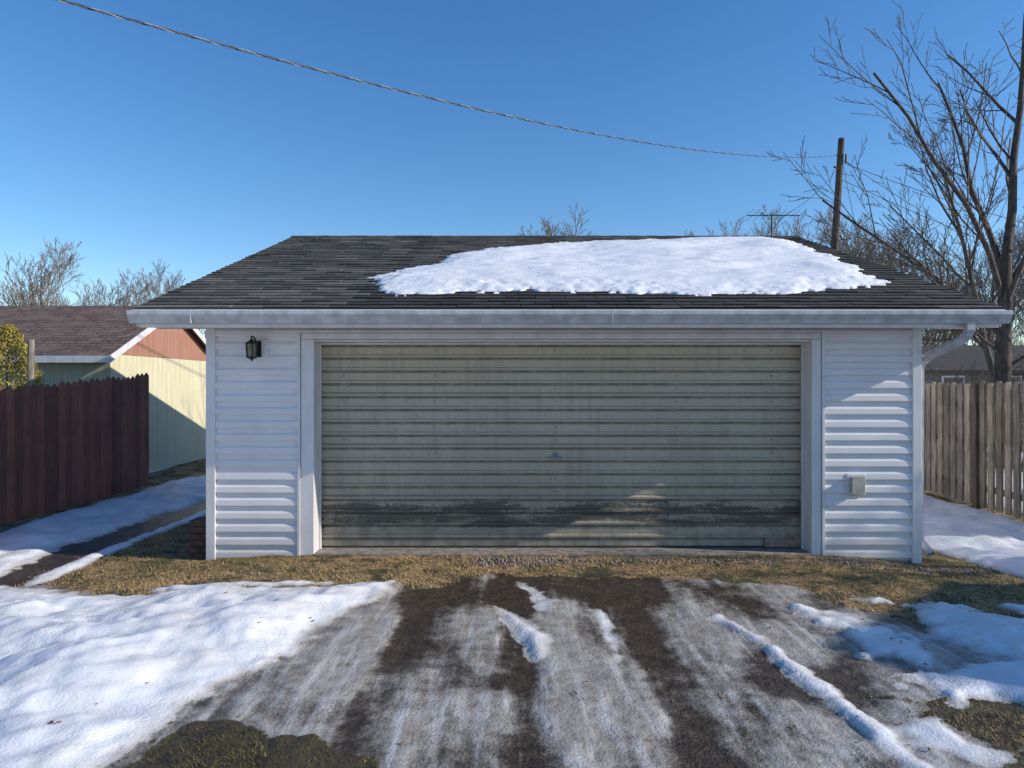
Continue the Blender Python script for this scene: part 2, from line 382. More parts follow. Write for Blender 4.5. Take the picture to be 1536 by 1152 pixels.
# garage door
mdoor,nt,b=new_mat('garage_door_mat')
g1=noise(nt,1.2,4); g2=noise(nt,9,4); g3=noise(nt,5,4,sc3=(.35,1,2.2)); g4=noise(nt,45,3); gv=noise(nt,7,4,sc3=(3,1,.25))
geo_=N(nt,'ShaderNodeNewGeometry'); sp=N(nt,'ShaderNodeSeparateXYZ'); nt.links.new(geo_.outputs['Position'],sp.inputs[0]); zz=sp.outputs[2]; per=2.135/16
c=mixc(nt,maprange(nt,g1,.3,.7),(.41,.35,.265),(.50,.43,.33))
c=mixc(nt,maprange(nt,zz,1.2,2.1,0,.7),c,(.53,.45,.315))  # yellower, lighter colour toward the top paints in the reflected glow
c=mixc(nt,mth(nt,'MULTIPLY',maprange(nt,gv,.45,.75),.4),c,(.26,.225,.175))
c=mixc(nt,mth(nt,'MULTIPLY',maprange(nt,g4,.5,.75),.3),c,(.22,.19,.15))
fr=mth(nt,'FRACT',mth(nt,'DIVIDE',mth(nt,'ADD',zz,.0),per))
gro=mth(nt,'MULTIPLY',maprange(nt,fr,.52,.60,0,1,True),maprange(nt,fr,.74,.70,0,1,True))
c=mixc(nt,mth(nt,'MULTIPLY',gro,maprange(nt,g2,.3,.6,.35,.8)),c,(.09,.08,.06))  # grime tone in the grooves also paints in the ribs' dark shade lines
zb=mth(nt,'MULTIPLY',maprange(nt,zz,.10,.26,0,1,True),maprange(nt,zz,.64,.38,0,1,True))
mil=maprange(nt,mth(nt,'ADD',mth(nt,'MULTIPLY',zb,.35),mth(nt,'ADD',mth(nt,'MULTIPLY',g3,.62),mth(nt,'MULTIPLY',g4,.25))),.69,.80,0,.85,True)
c=mixc(nt,mil,c,(.042,.040,.036))
grime=mth(nt,'MULTIPLY',maprange(nt,zz,.8,.0),maprange(nt,g2,.3,.7,.1,.75))
c=mixc(nt,grime,c,(.15,.135,.105))
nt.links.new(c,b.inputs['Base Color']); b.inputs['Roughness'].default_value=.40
bump(nt,b,g2,.15,.01)
DY=FY+.24; pr=[]
for i in range(16):
    z0=i*per
    if i%4==0 and i: pr+=[(DY+.012,z0),(DY+.012,z0+.006)]
    pr+=[(DY,z0+.007),(DY-.002,z0+.068),(DY+.012,z0+.074),(DY+.012,z0+.092),(DY-.018,z0+.098),(DY-.019,z0+.118),(DY-.004,z0+.126),(DY,z0+.130)]
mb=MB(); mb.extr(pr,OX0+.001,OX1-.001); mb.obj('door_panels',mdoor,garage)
mdk=simple('dark_rubber',(.02,.02,.02),(.05,.045,.04),10,.8)
mb=MB(); mb.box(OX0+.003,OX1-.003,DY-.01,DY+.02,-.011,.006); mb.obj('door_bottom_seal',mdk,garage)
mch=simple('galvanised_hardware',(.25,.26,.28),(.45,.45,.47),20,.35,metal=.8)
mb=MB()
for xx in (-1.75,-.80,.45,1.71,2.70):
    for i in (1,3,4,5,7,8,9,11,12,13,15):
        zc=i*per+.04
        mb.tube([(xx,DY,zc),(xx,DY-.010,zc)],.009,7)
mb.tube([(.45,DY+.0,.93),(.45,DY-.012,.93)],.038,16); mb.tube([(.45,DY-.01,.93),(.45,DY-.05,.93)],.012,8)
mb.tube([(.39,DY-.05,.925),(.45,DY-.055,.935),(.51,DY-.05,.925)],[.009,.013,.009],8)
mb.obj('door_hardware',mch,garage,smooth=True)
mbr=simple('rotted_wood',(.2,.12,.09),(.36,.27,.22),14,.85)
mb=MB(); mb.box(2.62,2.99,DY-.034,DY-.022,.0,.10); mb.obj('door_repair_board',mbr,garage)

# roof
EY=6.70; EZ=2.40; RZ=4.09; RX0,RX1=-3.57,4.65; SL=math.hypot(RY-EY,RZ-EZ); sy=(RY-EY)/SL; sz=(RZ-EZ)/SL
mroof,nt,b=new_mat('asphalt_shingles')
at=N(nt,'ShaderNodeAttribute',attribute_name='tint')
f=noise(nt,90,3); f2=noise(nt,2.2,4)
c=mixc(nt,maprange(nt,f,.3,.7),(.042,.040,.035),(.125,.116,.098)); c=mixc(nt,maprange(nt,f2,.45,.7,0,.4),c,(.045,.042,.036))
c=mixc(nt,1.0,c,at.outputs['Color'],'MULTIPLY')
nt.links.new(c,b.inputs['Base Color']); b.inputs['Roughness'].default_value=.85; bump(nt,b,f,.4,.004)
mdark=simple('roof_underlay',(.015,.014,.013),(.03,.028,.025),10,.9)
def rp(x,s,h=0): return (x,EY+sy*s-sz*h,EZ+sz*s+sy*h)
mb=MB(); ex=.141; nrow=int(SL/ex)+1
for i in range(nrow):
    s0=i*ex; s1=min(s0+ex+.02,SL); x=RX0-(.15 if i%2 else 0)-random.uniform(0,.02)
    rowt=random.uniform(.72,1.28); rowsh=random.uniform(-.006,.006)
    while x<RX1:
        x0=max(x,RX0); x1=min(x+.298,RX1); x+=.305
        if x1-x0<.02: continue
        t=rowt*random.choice([random.uniform(.5,.8),random.uniform(.8,1.2),random.uniform(.9,1.2),random.uniform(1.2,1.6)]); sfr=s0/SL; xm=(x0+x1)/2
        wetd=1.0
        if xm>-1.6 : wetd=1-.62*float(np.clip((.34-sfr)/.2,0,1))
        if xm>4.0: wetd=.55
        if xm<-1.6: wetd=1.12
        t*=wetd
        j=random.uniform(-.004,.004)+rowsh; h0=.013+random.uniform(-.002,.008)
        vs=[rp(x0,s0+j,0),rp(x1,s0+j,0),rp(x1,s0+j,h0),rp(x0,s0+j,h0),rp(x0,s1,.003),rp(x1,s1,.003)]
        mb.add(vs,[(0,1,2,3),(3,2,5,4),(0,3,4),(1,5,2)],(t*1.02,t,t*.97))
mb.obj('shingles',mroof,garage)
mb=MB()
mb.add([rp(RX0,0,0),rp(RX1,0,0),rp(RX1,SL,0),rp(RX0,SL,0),rp(RX0,0,-.03),rp(RX1,0,-.03),rp(RX1,SL,-.03),rp(RX0,SL,-.03)],[(0,1,2,3),(4,7,6,5),(0,4,5,1),(1,5,6,2),(3,7,4,0)])
by=2*RY-EY
mb.add([(RX0,RY,RZ),(RX1,RY,RZ),(RX1,by,EZ),(RX0,by,EZ),(RX0,RY,RZ-.03),(RX1,RY,RZ-.03),(RX1,by,EZ-.03),(RX0,by,EZ-.03)],[(0,1,2,3),(4,7,6,5),(1,5,6,2),(2,6,7,3),(0,3,7,4)])
mb.obj('roof_deck',mdark,garage)
mb=MB(); x=RX0
while x<RX1:
    x1=min(x+.15,RX1); t=random.uniform(.7,1.3); h=.018+random.uniform(0,.006)
    mb.add([(x,RY-.13,RZ-.035+h),(x1,RY-.13,RZ-.035+h),(x1,RY,RZ+h),(x,RY,RZ+h),(x1,RY+.13,RZ-.035+h),(x,RY+.13,RZ-.035+h),(x,RY-.13,RZ-.045),(x1,RY-.13,RZ-.045)],[(0,1,2,3),(3,2,4,5),(6,7,1,0)],(t,t,t)); x=x1+.002
mb.obj('ridge_cap',mroof,garage)
mb=MB()
for xa,xb in ((RX0+.01,RX0+.03),(RX1-.03,RX1-.01)):
    a=rp(0,0.02,-.031);c_=rp(0,SL,-.031)
    vs=[(xa,a[1],a[2]),(xa,c_[1],c_[2]),(xa,c_[1],c_[2]-.15),(xa,a[1],a[2]-.14),(xb,a[1],a[2]),(xb,c_[1],c_[2]),(xb,c_[1],c_[2]-.15),(xb,a[1],a[2]-.14)]
    mb.add(vs,[(0,1,2,3),(7,6,5,4),(0,3,7,4),(3,2,6,7)])
    vs=[(v[0],2*RY-v[1],v[2]) for v in vs]; mb.add(vs,[(3,2,1,0),(4,5,6,7),(4,7,3,0),(7,6,2,3)])
mb.box(RX0+.035,RX1-.035,EY+.03,EY+.05,2.225,2.375)
mb.obj('fascia_boards',mtrim,garage)
msof,nt,b=new_mat('soffit'); 
b.inputs['Base Color'].default_value=(.50,.48,.47,1); b.inputs['Roughness'].default_value=.6
wv=N(nt,'ShaderNodeTexWave'); wv.bands_direction='X'; wv.inputs['Scale'].default_value=3.0; tc=N(nt,'ShaderNodeTexCoord'); nt.links.new(tc.outputs['Object'],wv.inputs['Vector']); bump(nt,b,wv.outputs['Fac'],.6,.01)
mb=MB(); mb.box(RX0+.035,RX1-.035,EY+.052,FY-.002,2.245,2.26)
for xa,xb in ((RX0+.035,XL-.012),(XR+.012,RX1-.035)):
    a=rp(0,(FY-EY)/sy,-.12);c_=rp(0,SL,-.12); mb.add([(xa,a[1],a[2]),(xb,a[1],a[2]),(xb,c_[1],c_[2]),(xa,c_[1],c_[2])],[(0,3,2,1)])
mb.obj('soffit',msof,garage)
gy=EY+.03; gt=2.375; prof=[(gy,gt),(gy,gt-.115),(gy-.075,gt-.115),(gy-.082,gt-.09),(gy-.105,gt-.055),(gy-.12,gt-.035),(gy-.12,gt-.004),(gy-.112,gt+.002),(gy-.105,gt-.006)]
mb=MB(); GX0,GX1=RX0-.02,RX1+.02; mb.extr(prof,GX0,GX1)
for gx in (GX0,GX1): mb.add([(gx,y,z) for y,z in prof[:7]],[tuple(range(7))])
inner=[(y+(.003 if y<gy-.05 else -.002),z+.004) for y,z in prof[1:6]]; mb.extr(inner,GX0,GX1)
mb.obj('gutter',mgut,garage)
mb=MB(); mb.box(.93,.937,gy-.1215,gy-.02,gt-.117,gt+.003); mb.box(-3.0,-2.994,gy-.1215,gy-.02,gt-.1165,gt+.003); mb.obj('gutter_seams',mgut,garage)
mb=MB(); mb.add([rp(RX0,-.01,-.002),rp(RX1,-.01,-.002),(RX1,EY-.012,EZ-.028),(RX0,EY-.012,EZ-.028)],[(0,3,2,1)]); mb.obj('drip_edge',mtrim,garage)
def recttube(mb,pts,wx,wy):
    vs=[];fs=[]
    for i,p in enumerate(pts):
        p=Vector(p); t=(Vector(pts[min(i+1,len(pts)-1)])-Vector(pts[max(i-1,0)])).normalized()
        u=Vector((0,1,0)).cross(t); u=u.normalized() if u.length>.01 else Vector((1,0,0)); v=t.cross(u).normalized()
        for a,b_ in ((-1,-1),(1,-1),(1,1),(-1,1)): vs.append(p+u*a*wx/2+v*b_*wy/2)
    for i in range(len(pts)-1):
        for k in range(4): fs.append((i*4+k,i*4+(k+1)%4,i*4+4+(k+1)%4,i*4+4+k))
    mb.add(vs,fs)
mb=MB(); recttube(mb,[(4.30,6.67,2.27),(4.30,6.67,2.20),(4.29,6.69,2.15),(4.26,6.74,2.10),(4.20,6.85,2.05),(4.17,7.10,1.97),(4.165,7.22,1.91),(4.163,7.26,1.85),(4.163,7.27,.2),(4.163,7.25,.08),(4.20,7.12,-.02)],.075,.055)
mb.obj('downspout',mgut,garage)

# roof snow
poly=[(-1.51,.212),(-1.56,.30),(-1.29,.41),(-.99,.456),(-.75,.60),(-.455,.70),(.3,.80),(1.36,.884),(2.7,.94),(4.02,.965),(4.26,.9),(4.30,.75),(4.28,.504),(4.12,.226),(3.6,.16),(2.26,.113),(1.3,.11),(.92,.145),(.15,.13),(-.47,.145),(-1.14,.113),(-1.38,.145)]
poly=[(a,b_*SL) for a,b_ in poly]
gx=np.arange(-1.9,4.6,.022); gs_=np.arange(.3,SL-.02,.022); GX,GS=np.meshgrid(gx,gs_); gxr,gsr=GX.ravel(),GS.ravel()
sd=sdf(gxr,gsr,poly)+(fbm(gxr*2.2,gsr*2.2,4,60)-.5)*.42*(1-.5*ss(gxr,3.3,3.8))+(fbm(gxr*11,gsr*14,3,61)-.5)*.20
course=(gsr%ex)/ex; sd=sd-.04*(course<.25)
h=.048*np.clip(sd/.35,0,1)**.7+ss(sd,.05,.5)*((fbm(gxr*.9,gsr*1.6,3,62)-.5)*.12+(fbm(gxr*3.5,gsr*7,3,63)-.5)*.03)+.012
h=np.where(sd>0,np.maximum(h,.02),-.01)
V=np.stack([gxr,EY+sy*gsr-sz*h,EZ+sz*gsr+sy*h],1); idx=np.arange(len(gxr)).reshape(GX.shape)
F=np.stack([idx[:-1,:-1],idx[:-1,1:],idx[1:,1:],idx[1:,:-1]],-1).reshape(-1,4); F=F[(sd[F]>0).any(1)]
msn,nt,b=new_mat('snow_mat'); f=noise(nt,9,4); f2=noise(nt,60,3)
nt.links.new(mixc(nt,maprange(nt,f,.3,.7),(.70,.72,.76),(.82,.83,.85)),b.inputs['Base Color']); b.inputs['Roughness'].default_value=.6
bump(nt,b,mth(nt,'ADD',f,mth(nt,'MULTIPLY',f2,.5)),.5,.02)
np_mesh('roof_snow',V,F,msn,parent=garage)

# wall lantern
lan=empty('wall_lantern')
mblk=simple('black_metal',(.012,.011,.010),(.03,.026,.02),20,.4,metal=.4)
mb=MB(); lx,ly,lz=-2.565,FY-.155,2.03
mb.box(lx-.02,lx+.055,FY-.053,FY-.036,lz-.07,lz+.09)
mb.tube([(lx+.015,FY-.04,lz+.06),(lx,FY-.09,lz+.125),(lx,ly,lz+.13),(lx,ly,lz+.10)],.008,8)
mb.tube([(lx,ly,lz+.105),(lx,ly,lz+.09),(lx,ly,lz+.065),(lx,ly,lz+.055)],[.010,.022,.060,.064],6)
mb.tube([(lx,ly,lz-.095),(lx,ly,lz-.08),(lx,ly,lz-.072)],[.022,.052,.052],6); mb.tube([(lx,ly,lz-.115),(lx,ly,lz-.095)],[.005,.014],6)
for k in range(6):
    a=k*math.pi/3; mb.tube([(lx+.048*math.cos(a),ly+.048*math.sin(a),lz-.075),(lx+.057*math.cos(a),ly+.057*math.sin(a),lz+.058)],.006,4)
mb.obj('lantern_frame',mblk,lan)
mgl=simple('dusty_glass',(.10,.095,.08),(.18,.17,.14),20,.2)
mb=MB(); mb.tube([(lx,ly,lz-.072),(lx,ly,lz+.055)],[.038,.044],6); mb.obj('lantern_glass',mgl,lan)
mb=MB(); mb.box(lx-.03,lx+.115,FY-.035,FY-.0,lz-.09,lz+.11); mb.obj('mounting_block',mtrim,lan,bevel=.012)
ob_=empty('outdoor_outlet_box')
mb=MB(); mb.box(3.35,3.545,FY-.036,FY-.0,.57,.79); mb.obj('backing_plate',mtrim,ob_,bevel=.01)
mbe=simple('beige_plastic',(.40,.36,.29),(.50,.46,.38),15,.5)
mb=MB(); mb.box(3.395,3.505,FY-.080,FY-.037,.60,.76); mb.box(3.385,3.515,FY-.087,FY-.081,.592,.768); mb.obj('cover',mbe,ob_,bevel=.008)
mbk=simple('old_brick',(.06,.035,.028),(.13,.075,.055),14,.9,bmp=.5)
mb=MB()
for r in range(6):
    for k in range(2):
        dx=random.uniform(-.01,.01); mb.box(-3.28+dx,-3.10+dx,7.22+k*.11,7.32+k*.11,-.1+r*.068,-.1+r*.068+.062)
mb.obj('brick_stack',mbk,bevel=.006)

# ------------------------------------------------------------------ fences
def fence(name,x_func,y0,y1,pw,gap,top,base,mat,side,style,post_every=2.4,front_posts=False):
    e=empty(name); mb=MB(); y=y0
    while y<y1:
        x=x_func(y)+random.uniform(-.004,.004); zt=top(y)+random.uniform(-.025,.025); zb=base(y)+random.uniform(0,.03); t=.018
        a,b_=y,y+pw; m=(a+b_)/2; lean=random.uniform(-.008,.008)
        if style=='gothic': pr=[(a,zb),(b_,zb),(b_+lean,zt-.05),(m+pw*.22+lean,zt-.025),(m+lean,zt),(m-pw*.22+lean,zt-.025),(a+lean,zt-.05)]
        else: pr=[(a,zb),(b_,zb),(b_+lean,zt-.03),(b_-.025+lean,zt),(a+.025+lean,zt),(a+lean,zt-.03)]
        n=len(pr); vs=[(x,p[0],p[1]) for p in pr]+[(x+t,p[0],p[1]) for p in pr]
        tt=random.uniform(.65,1.25); mb.add(vs,[tuple(range(n)),tuple(range(n,2*n))[::-1]]+[(i,(i+1)%n,(i+1)%n+n,i+n) for i in range(n)],(tt,tt*random.uniform(.95,1.05),tt*random.uniform(.92,1.05)))
        y+=pw+gap
    mb.obj('pickets',mat,e)
    mb=MB(); y=y0
    while y<y1:
        ye=min(y+post_every,y1)
        for h in (.3,.95,1.5):
            xa=x_func(y)+side*.035; xb=x_func(ye)+side*.035
            vs=[];
            for xx,yy in ((xa,y),(xb,ye)):
                z=base(yy)+h
                for dx,dz in ((-.012,-.045),(.02,-.045),(.02,.045),(-.012,.045)): vs.append((xx+dx,yy,z+dz))
            mb.add(vs,[(k,(k+1)%4,4+(k+1)%4,4+k) for k in range(4)],(.6,.6,.6))
        x=x_func(y)+side*(.04 if not front_posts else -.03); mb.box(x-.04,x+.045,y-.045,y+.045,base(y)-.1,top(y)+(.02 if front_posts else -.1),(.35,.33,.31)); y+=post_every
    mb.obj('rails_and_posts',mat,e); return e
def fmat(name,c1,c2,dark,bm=.4):
    m,nt,b=new_mat(name); at=N(nt,'ShaderNodeAttribute',attribute_name='tint')
    f=noise(nt,9,4,sc3=(3,3,.35)); g=noise(nt,2.5,4)
    c=mixc(nt,maprange(nt,f,.35,.65),c1,c2); c=mixc(nt,maprange(nt,g,.45,.7,0,.7),c,dark); c=mixc(nt,1.,c,at.outputs['Color'],'MULTIPLY')
    nt.links.new(c,b.inputs['Base Color']); b.inputs['Roughness'].default_value=.8; bump(nt,b,f,bm,.006); return m
mred=fmat('red_stained_wood',(.21,.072,.046),(.30,.115,.075),(.15,.06,.045))
mwth=fmat('weathered_wood',(.20,.17,.135),(.40,.35,.285),(.11,.095,.075))
tl=lambda y:1.66+(np.clip(y,5,13)-8.6)*.060
fence('wooden_privacy_fence',lambda y:-6.2,5.0,12.05,.138,.004,tl,lambda y:-.05,mred,-1,'gothic')
fe=fence('wooden_picket_fence',lambda y:6.72+(y-9.3)*.10,8.0,17,.110,.093,lambda y:1.72,lambda y:-.12,mwth,1,'dog',front_posts=True)
mb=MB(); y=8.0+.101
while y<17:
    x=6.72+(y-9.3)*.10+.075; zt=1.70+random.uniform(-.03,.03); tt=random.uniform(.35,.7)  # far boards tinted darker, putting shade behind the picket gaps
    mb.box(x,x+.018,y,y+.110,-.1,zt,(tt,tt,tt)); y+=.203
mb.obj('far_side_boards',mwth,fe)

# ------------------------------------------------------------------ neighbour garage left
nb=empty('neighbor_garage')
def tmat(name,c1,c2,axis,scale):
    m,nt,b=new_mat(name); f=noise(nt,6,4,sc3=(2,2,.3))
    geo_=N(nt,'ShaderNodeNewGeometry'); sp=N(nt,'ShaderNodeSeparateXYZ'); nt.links.new(geo_.outputs['Position'],sp.inputs[0])
    fr=mth(nt,'FRACT',mth(nt,'MULTIPLY',sp.outputs[axis],scale)); gr=maprange(nt,fr,.0,.08)
    c=mixc(nt,maprange(nt,f,.35,.65),c1,c2); c=mixc(nt,gr,tuple(v*.7 for v in c1),c); nt.links.new(c,b.inputs['Base Color']); b.inputs['Roughness'].default_value=.75
    bump(nt,b,gr,.3,.004); return m
NX=-7.3; NY0,NY1=12.9,17.4; NR=15.15; NE=2.20; NZ=3.36
my=tmat('yellow_siding',(.56,.52,.34),(.64,.60,.42),1,5); mgn=tmat('pale_green_siding',(.36,.38,.28),(.44,.45,.34),0,5)
mor=tmat('orange_gable_siding',(.32,.155,.105),(.40,.20,.14),1,7)
mb=MB(); mb.add([(NX,NY0,-.1),(NX,NY1,-.1),(NX,NY1,2.24),(NX,NY0,2.24)],[(0,1,2,3)]); mb.obj('gable_end_wall',my,nb)
mb=MB(); mb.add([(NX+.012,NY0,2.24),(NX+.012,NY1,2.24),(NX+.012,NR,NZ-.06)],[(0,1,2)]); mb.add([(NX+.012,NY0,2.24),(NX+.012,NY1,2.24),(NX,NY1,2.235),(NX,NY0,2.235)],[(0,1,2,3)]); mb.obj('gable_siding',mor,nb)
mb=MB(); mb.add([(-20,NY0,-.1),(NX,NY0,-.1),(NX,NY0,2.24),(-20,NY0,2.24)],[(0,1,2,3)]); mb.add([(-20,NY1,-.1),(NX,NY1,-.1),(NX,NY1,2.24),(-20,NY1,2.24)],[(3,2,1,0)]); mb.obj('long_walls',mgn,nb)
mbrn,nt,b=new_mat('brown_shingles')
bk=N(nt,'ShaderNodeTexBrick'); tc=N(nt,'ShaderNodeTexCoord'); nt.links.new(tc.outputs['Object'],bk.inputs['Vector'])
bk.inputs['Scale'].default_value=1; bk.inputs['Brick Width'].default_value=.3; bk.inputs['Row Height'].default_value=.13; bk.inputs['Mortar Size'].default_value=.014
bk.inputs['Color1'].default_value=(.10,.064,.048,1); bk.inputs['Color2'].default_value=(.18,.115,.09,1); bk.inputs['Mortar'].default_value=(.04,.025,.02,1)
f=noise(nt,3,4); f9=noise(nt,14,4)
c=mixc(nt,maprange(nt,f,.4,.7,0,.5),bk.outputs['Color'],(.20,.15,.12)); c=mixc(nt,maprange(nt,f9,.66,.70),c,(.4,.38,.33))
nt.links.new(c,b.inputs['Base Color']); b.inputs['Roughness'].default_value=.9
mb=MB(); ov=.16; xe=NX+ov
def slab(y0,z0,y1,z1,t=.05):
    vs=[(-20,y0,z0),(xe,y0,z0),(xe,y1,z1),(-20,y1,z1),(-20,y0,z0-t),(xe,y0,z0-t),(xe,y1,z1-t),(-20,y1,z1-t)]
    mb.add(vs,[(0,1,2,3),(4,7,6,5),(0,4,5,1),(1,5,6,2),(3,2,6,7),(0,3,7,4)])
slab(NY0-.30,NE,NR,NZ); slab(NY1+.30,NE,NR,NZ); mb.obj('roof',mbrn,nb)
mb=MB()
for y0 in (NY0-.30,NY1+.30):
    vs=[(xe+.003,y0,NE-.0),(xe+.003,NR,NZ),(xe+.003,NR,NZ-.13),(xe+.003,y0,NE-.13),(xe+.02,y0,NE),(xe+.02,NR,NZ),(xe+.02,NR,NZ-.13),(xe+.02,y0,NE-.13)]
    mb.add(vs,[(0,1,2,3),(7,6,5,4),(0,4,5,1),(3,2,6,7),(0,3,7,4)])
mb.box(-20,xe,NY0-.325,NY0-.304,NE-.13,NE-.005)
mb.obj('white_trim_boards',mtrim,nb)

def house(name,x0,x1,y0,y1,ze,zr,cw,cr,wins=True):
    e=empty(name); mwl=simple(name+'_wall',tuple(v*.9 for v in cw),cw,4,.8); mrf=simple(name+'_roof',tuple(v*.7 for v in cr),cr,8,.9)
    mb=MB(); mb.box(x0,x1,y0,y1,-.2,ze)
    ym=(y0+y1)/2
    for x in (x0+.003,x1-.003): mb.add([(x,y0,ze),(x,y1,ze),(x,ym,zr-.05)],[(0,1,2)])
    mb.obj('walls',mwl,e); mb=MB(); o=.35; k=(zr-ze)/(ym-y0)
    for s in (-1,1):
        ye=ym+s*(ym-y0+o); z=ze-k*o
        mb.add([(x0-o,ye,z),(x1+o,ye,z),(x1+o,ym,zr),(x0-o,ym,zr),(x0-o,ye,z-.12),(x1+o,ye,z-.12),(x1+o,ym,zr-.12),(x0-o,ym,zr-.12)],[(0,1,2,3),(4,7,6,5),(0,4,5,1),(1,5,6,2),(3,7,4,0)])
    mb.obj('roof',mrf,e)
    if wins:
        mgw=simple(name+'_glass',(.03,.04,.05),(.06,.07,.09),5,.1); mb=MB(); mt=MB()
        n=int((x1-x0)/2.5)
        for i in range(n):
            xc=x0+(i+.5)*(x1-x0)/n; mt.box(xc-.5,xc+.5,y0-.04,y0-.003,.9,ze-.35); mb.box(xc-.42,xc+.42,y0-.055,y0-.043,.98,ze-.43)
        mt.obj('window_frames',mtrim,e); mb.obj('windows',mgw,e)
    return e
house('neighbor_house',18,28,31,39,2.4,3.6,(.20,.17,.14),(.05,.045,.04))
house('neighbor_house',31,40,28,36,2.6,4.4,(.45,.41,.34),(.09,.06,.05))
house('offscreen_shadow_shed',11.9,17,1.3,4.8,3.85,4.70,(.5,.5,.48),(.07,.07,.07),False)  # last one is an unseen building, added and sized to cast the lower-right shadow

# ------------------------------------------------------------------ trees
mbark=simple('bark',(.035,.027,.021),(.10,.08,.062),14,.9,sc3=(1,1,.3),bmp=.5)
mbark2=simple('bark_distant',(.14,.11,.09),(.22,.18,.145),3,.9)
def rv(a): return Vector((random.gauss(0,a),random.gauss(0,a),random.gauss(0,a)))
def grow(mb,p,d,ln,r,lev,mx,rmin,nch,up=.12,wander=.16,spread=.75,ratio=(.5,.75),lo=.35):
    nseg=5 if lev<2 else (4 if lev<mx else 3); pts=[Vector(p)]; rs=[r]; q=Vector(p); d=Vector(d).normalized(); ds=[]
    for i in range(nseg):
        d=(d+rv(wander)+Vector((0,0,up))).normalized(); q=q+d*(ln/nseg); pts.append(q.copy()); ds.append(d.copy())
        rs.append(max(rmin,r*(1-(.75 if lev==0 else .6)*(i+1)/nseg)))
    mb.tube(pts,rs,6 if lev<1 else (5 if lev<2 else 3),caps=False)
    if lev>=mx: return
    k=nch[lev]
    for j in range(k):
        t=.18+.82*(j+random.random()*.6)/k if lev else lo+(1-lo)*(j+random.random()*.5)/k
        t=min(t,.99); i=int(t*nseg); f=t*nseg-i; pp=pts[i].lerp(pts[i+1],f); dd=ds[i]
        ax=dd.orthogonal().normalized(); ax.rotate(Matrix.Rotation(random.uniform(0,6.283),3,dd))
        nd=(dd+ax*spread*random.uniform(.6,1.4)).normalized()
        rr=max(rmin,rs[i]*random.uniform(.35,.55)); grow(mb,pp,nd,ln*random.uniform(*ratio)*(1-.4*t),rr,lev+1,mx,rmin,nch,up,wander,spread,ratio)
mb=MB(); random.seed(21)
tp=[Vector((10.45,15,-.1)),Vector((10.42,15,.8)),Vector((10.36,15,1.8)),Vector((10.40,15,3.2)),Vector((10.43,15,4.4))]
mb.tube(tp,[.24,.19,.165,.14,.11],9,caps=False)
limbs=[((10.43,15,4.3),(.14,0,1),5.6,.10),((10.39,15,3.4),(-.42,-.1,1),5.6,.065),((10.42,15,3.6),(.5,.1,.9),5.2,.075),((10.38,15,2.7),(-.95,.1,.80),4.8,.05),
       ((10.43,15,3.9),(-.15,.4,1),5.8,.07),((10.4,15,3.3),(.2,-.5,.9),4.6,.055),((10.37,15,2.3),(-1,-.3,.55),3.4,.035),((10.40,15,2.0),(.9,-.3,.5),3.5,.045)]
for p,d,l,r in limbs: grow(mb,p,d,l,r,1,4,.0065,[0,8,4,3],up=.05,wander=.09,spread=.66,ratio=(.42,.62))
mb.obj('bare_tree',mbark,smooth=True)
mb=MB(); random.seed(5)
grow(mb,(14.6,21,-.1),(-.12,0,1),8.0,.12,0,4,.007,[12,6,4,3],up=.06,wander=.06,spread=.6,ratio=(.4,.6)); mb.obj('bare_tree',mbark,smooth=True)
mb=MB(); random.seed(9)
grow(mb,(13.4,5.1,-.1),(0,0,1),5.6,.13,0,3,.012,[8,6,4],up=.05,wander=.08,spread=.8,ratio=(.4,.6)); mb.obj('bare_tree',mbark,smooth=True)
mb=MB(); random.seed(44)
for i in range(26):
    a=random.uniform(0,6.28); grow(mb,(10.2+.35*math.cos(a),14.6+.3*math.sin(a),-.1),(.35*math.cos(a),.3*math.sin(a),1),random.uniform(1.6,2.3),.016,1,3,.005,[0,9,5],up=.0,wander=.16,spread=.8,ratio=(.4,.6))
mb.obj('leafless_shrub',mbark)
dt=empty('distant_trees'); meshes=[]
for s in (31,32,33,34):
    random.seed(s); mb=MB(); grow(mb,(0,0,-.1),(0,0,1),7.2,.15,0,4,.009,[18,7,4,3],up=.10,wander=.05,spread=.62,ratio=(.48,.66),lo=.18)
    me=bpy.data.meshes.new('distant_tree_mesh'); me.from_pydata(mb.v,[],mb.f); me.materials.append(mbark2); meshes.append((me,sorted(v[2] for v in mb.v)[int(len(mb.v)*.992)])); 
random.seed(3)
def dtree(px,topy,dep,k,wide=1.0):
    x=(px-768)/1065*dep; z=1.69+(576-topy)/1065*dep; me,h=meshes[k%4]; s=z/h
    o=bpy.data.objects.new('tree_instance',me); coll.objects.link(o); o.parent=dt; o.location=(x,dep,0); o.scale=(s*wide,s*wide,s); o.rotation_euler=(0,0,random.uniform(0,6.28))
dtree(60,352,42,0,1.2)
for i,(px,ty,dp) in enumerate([(-40,415,50),(20,425,60),(150,420,60),(185,402,55),(225,395,52),(262,412,60),(300,425,60),(110,435,66),(868,326,40),(845,342,50),(1105,330,46),(1080,343,55),(1130,343,60),
   (1215,315,44),(1290,325,46),(1320,310,48),(1350,350,50),(1385,340,44),(1420,370,55),(1480,330,48),(1520,350,46),(1560,330,50),(1600,300,44),(1400,400,60),(1300,380,60),(1460,420,60)]):
    dtree(px,ty,dp,i+1,random.uniform(.9,1.25))
for i in range(60):
    x=-90+i*3.2+random.uniform(-1.5,1.5); y=random.uniform(75,100); me,h=meshes[i%4]; s=random.uniform(6.5,9)/h
    o=bpy.data.objects.new('tree_instance',me); coll.objects.link(o); o.parent=dt; o.location=(x,y,0); o.scale=(s*1.4,s*1.4,s); o.rotation_euler=(0,0,random.uniform(0,6.28))

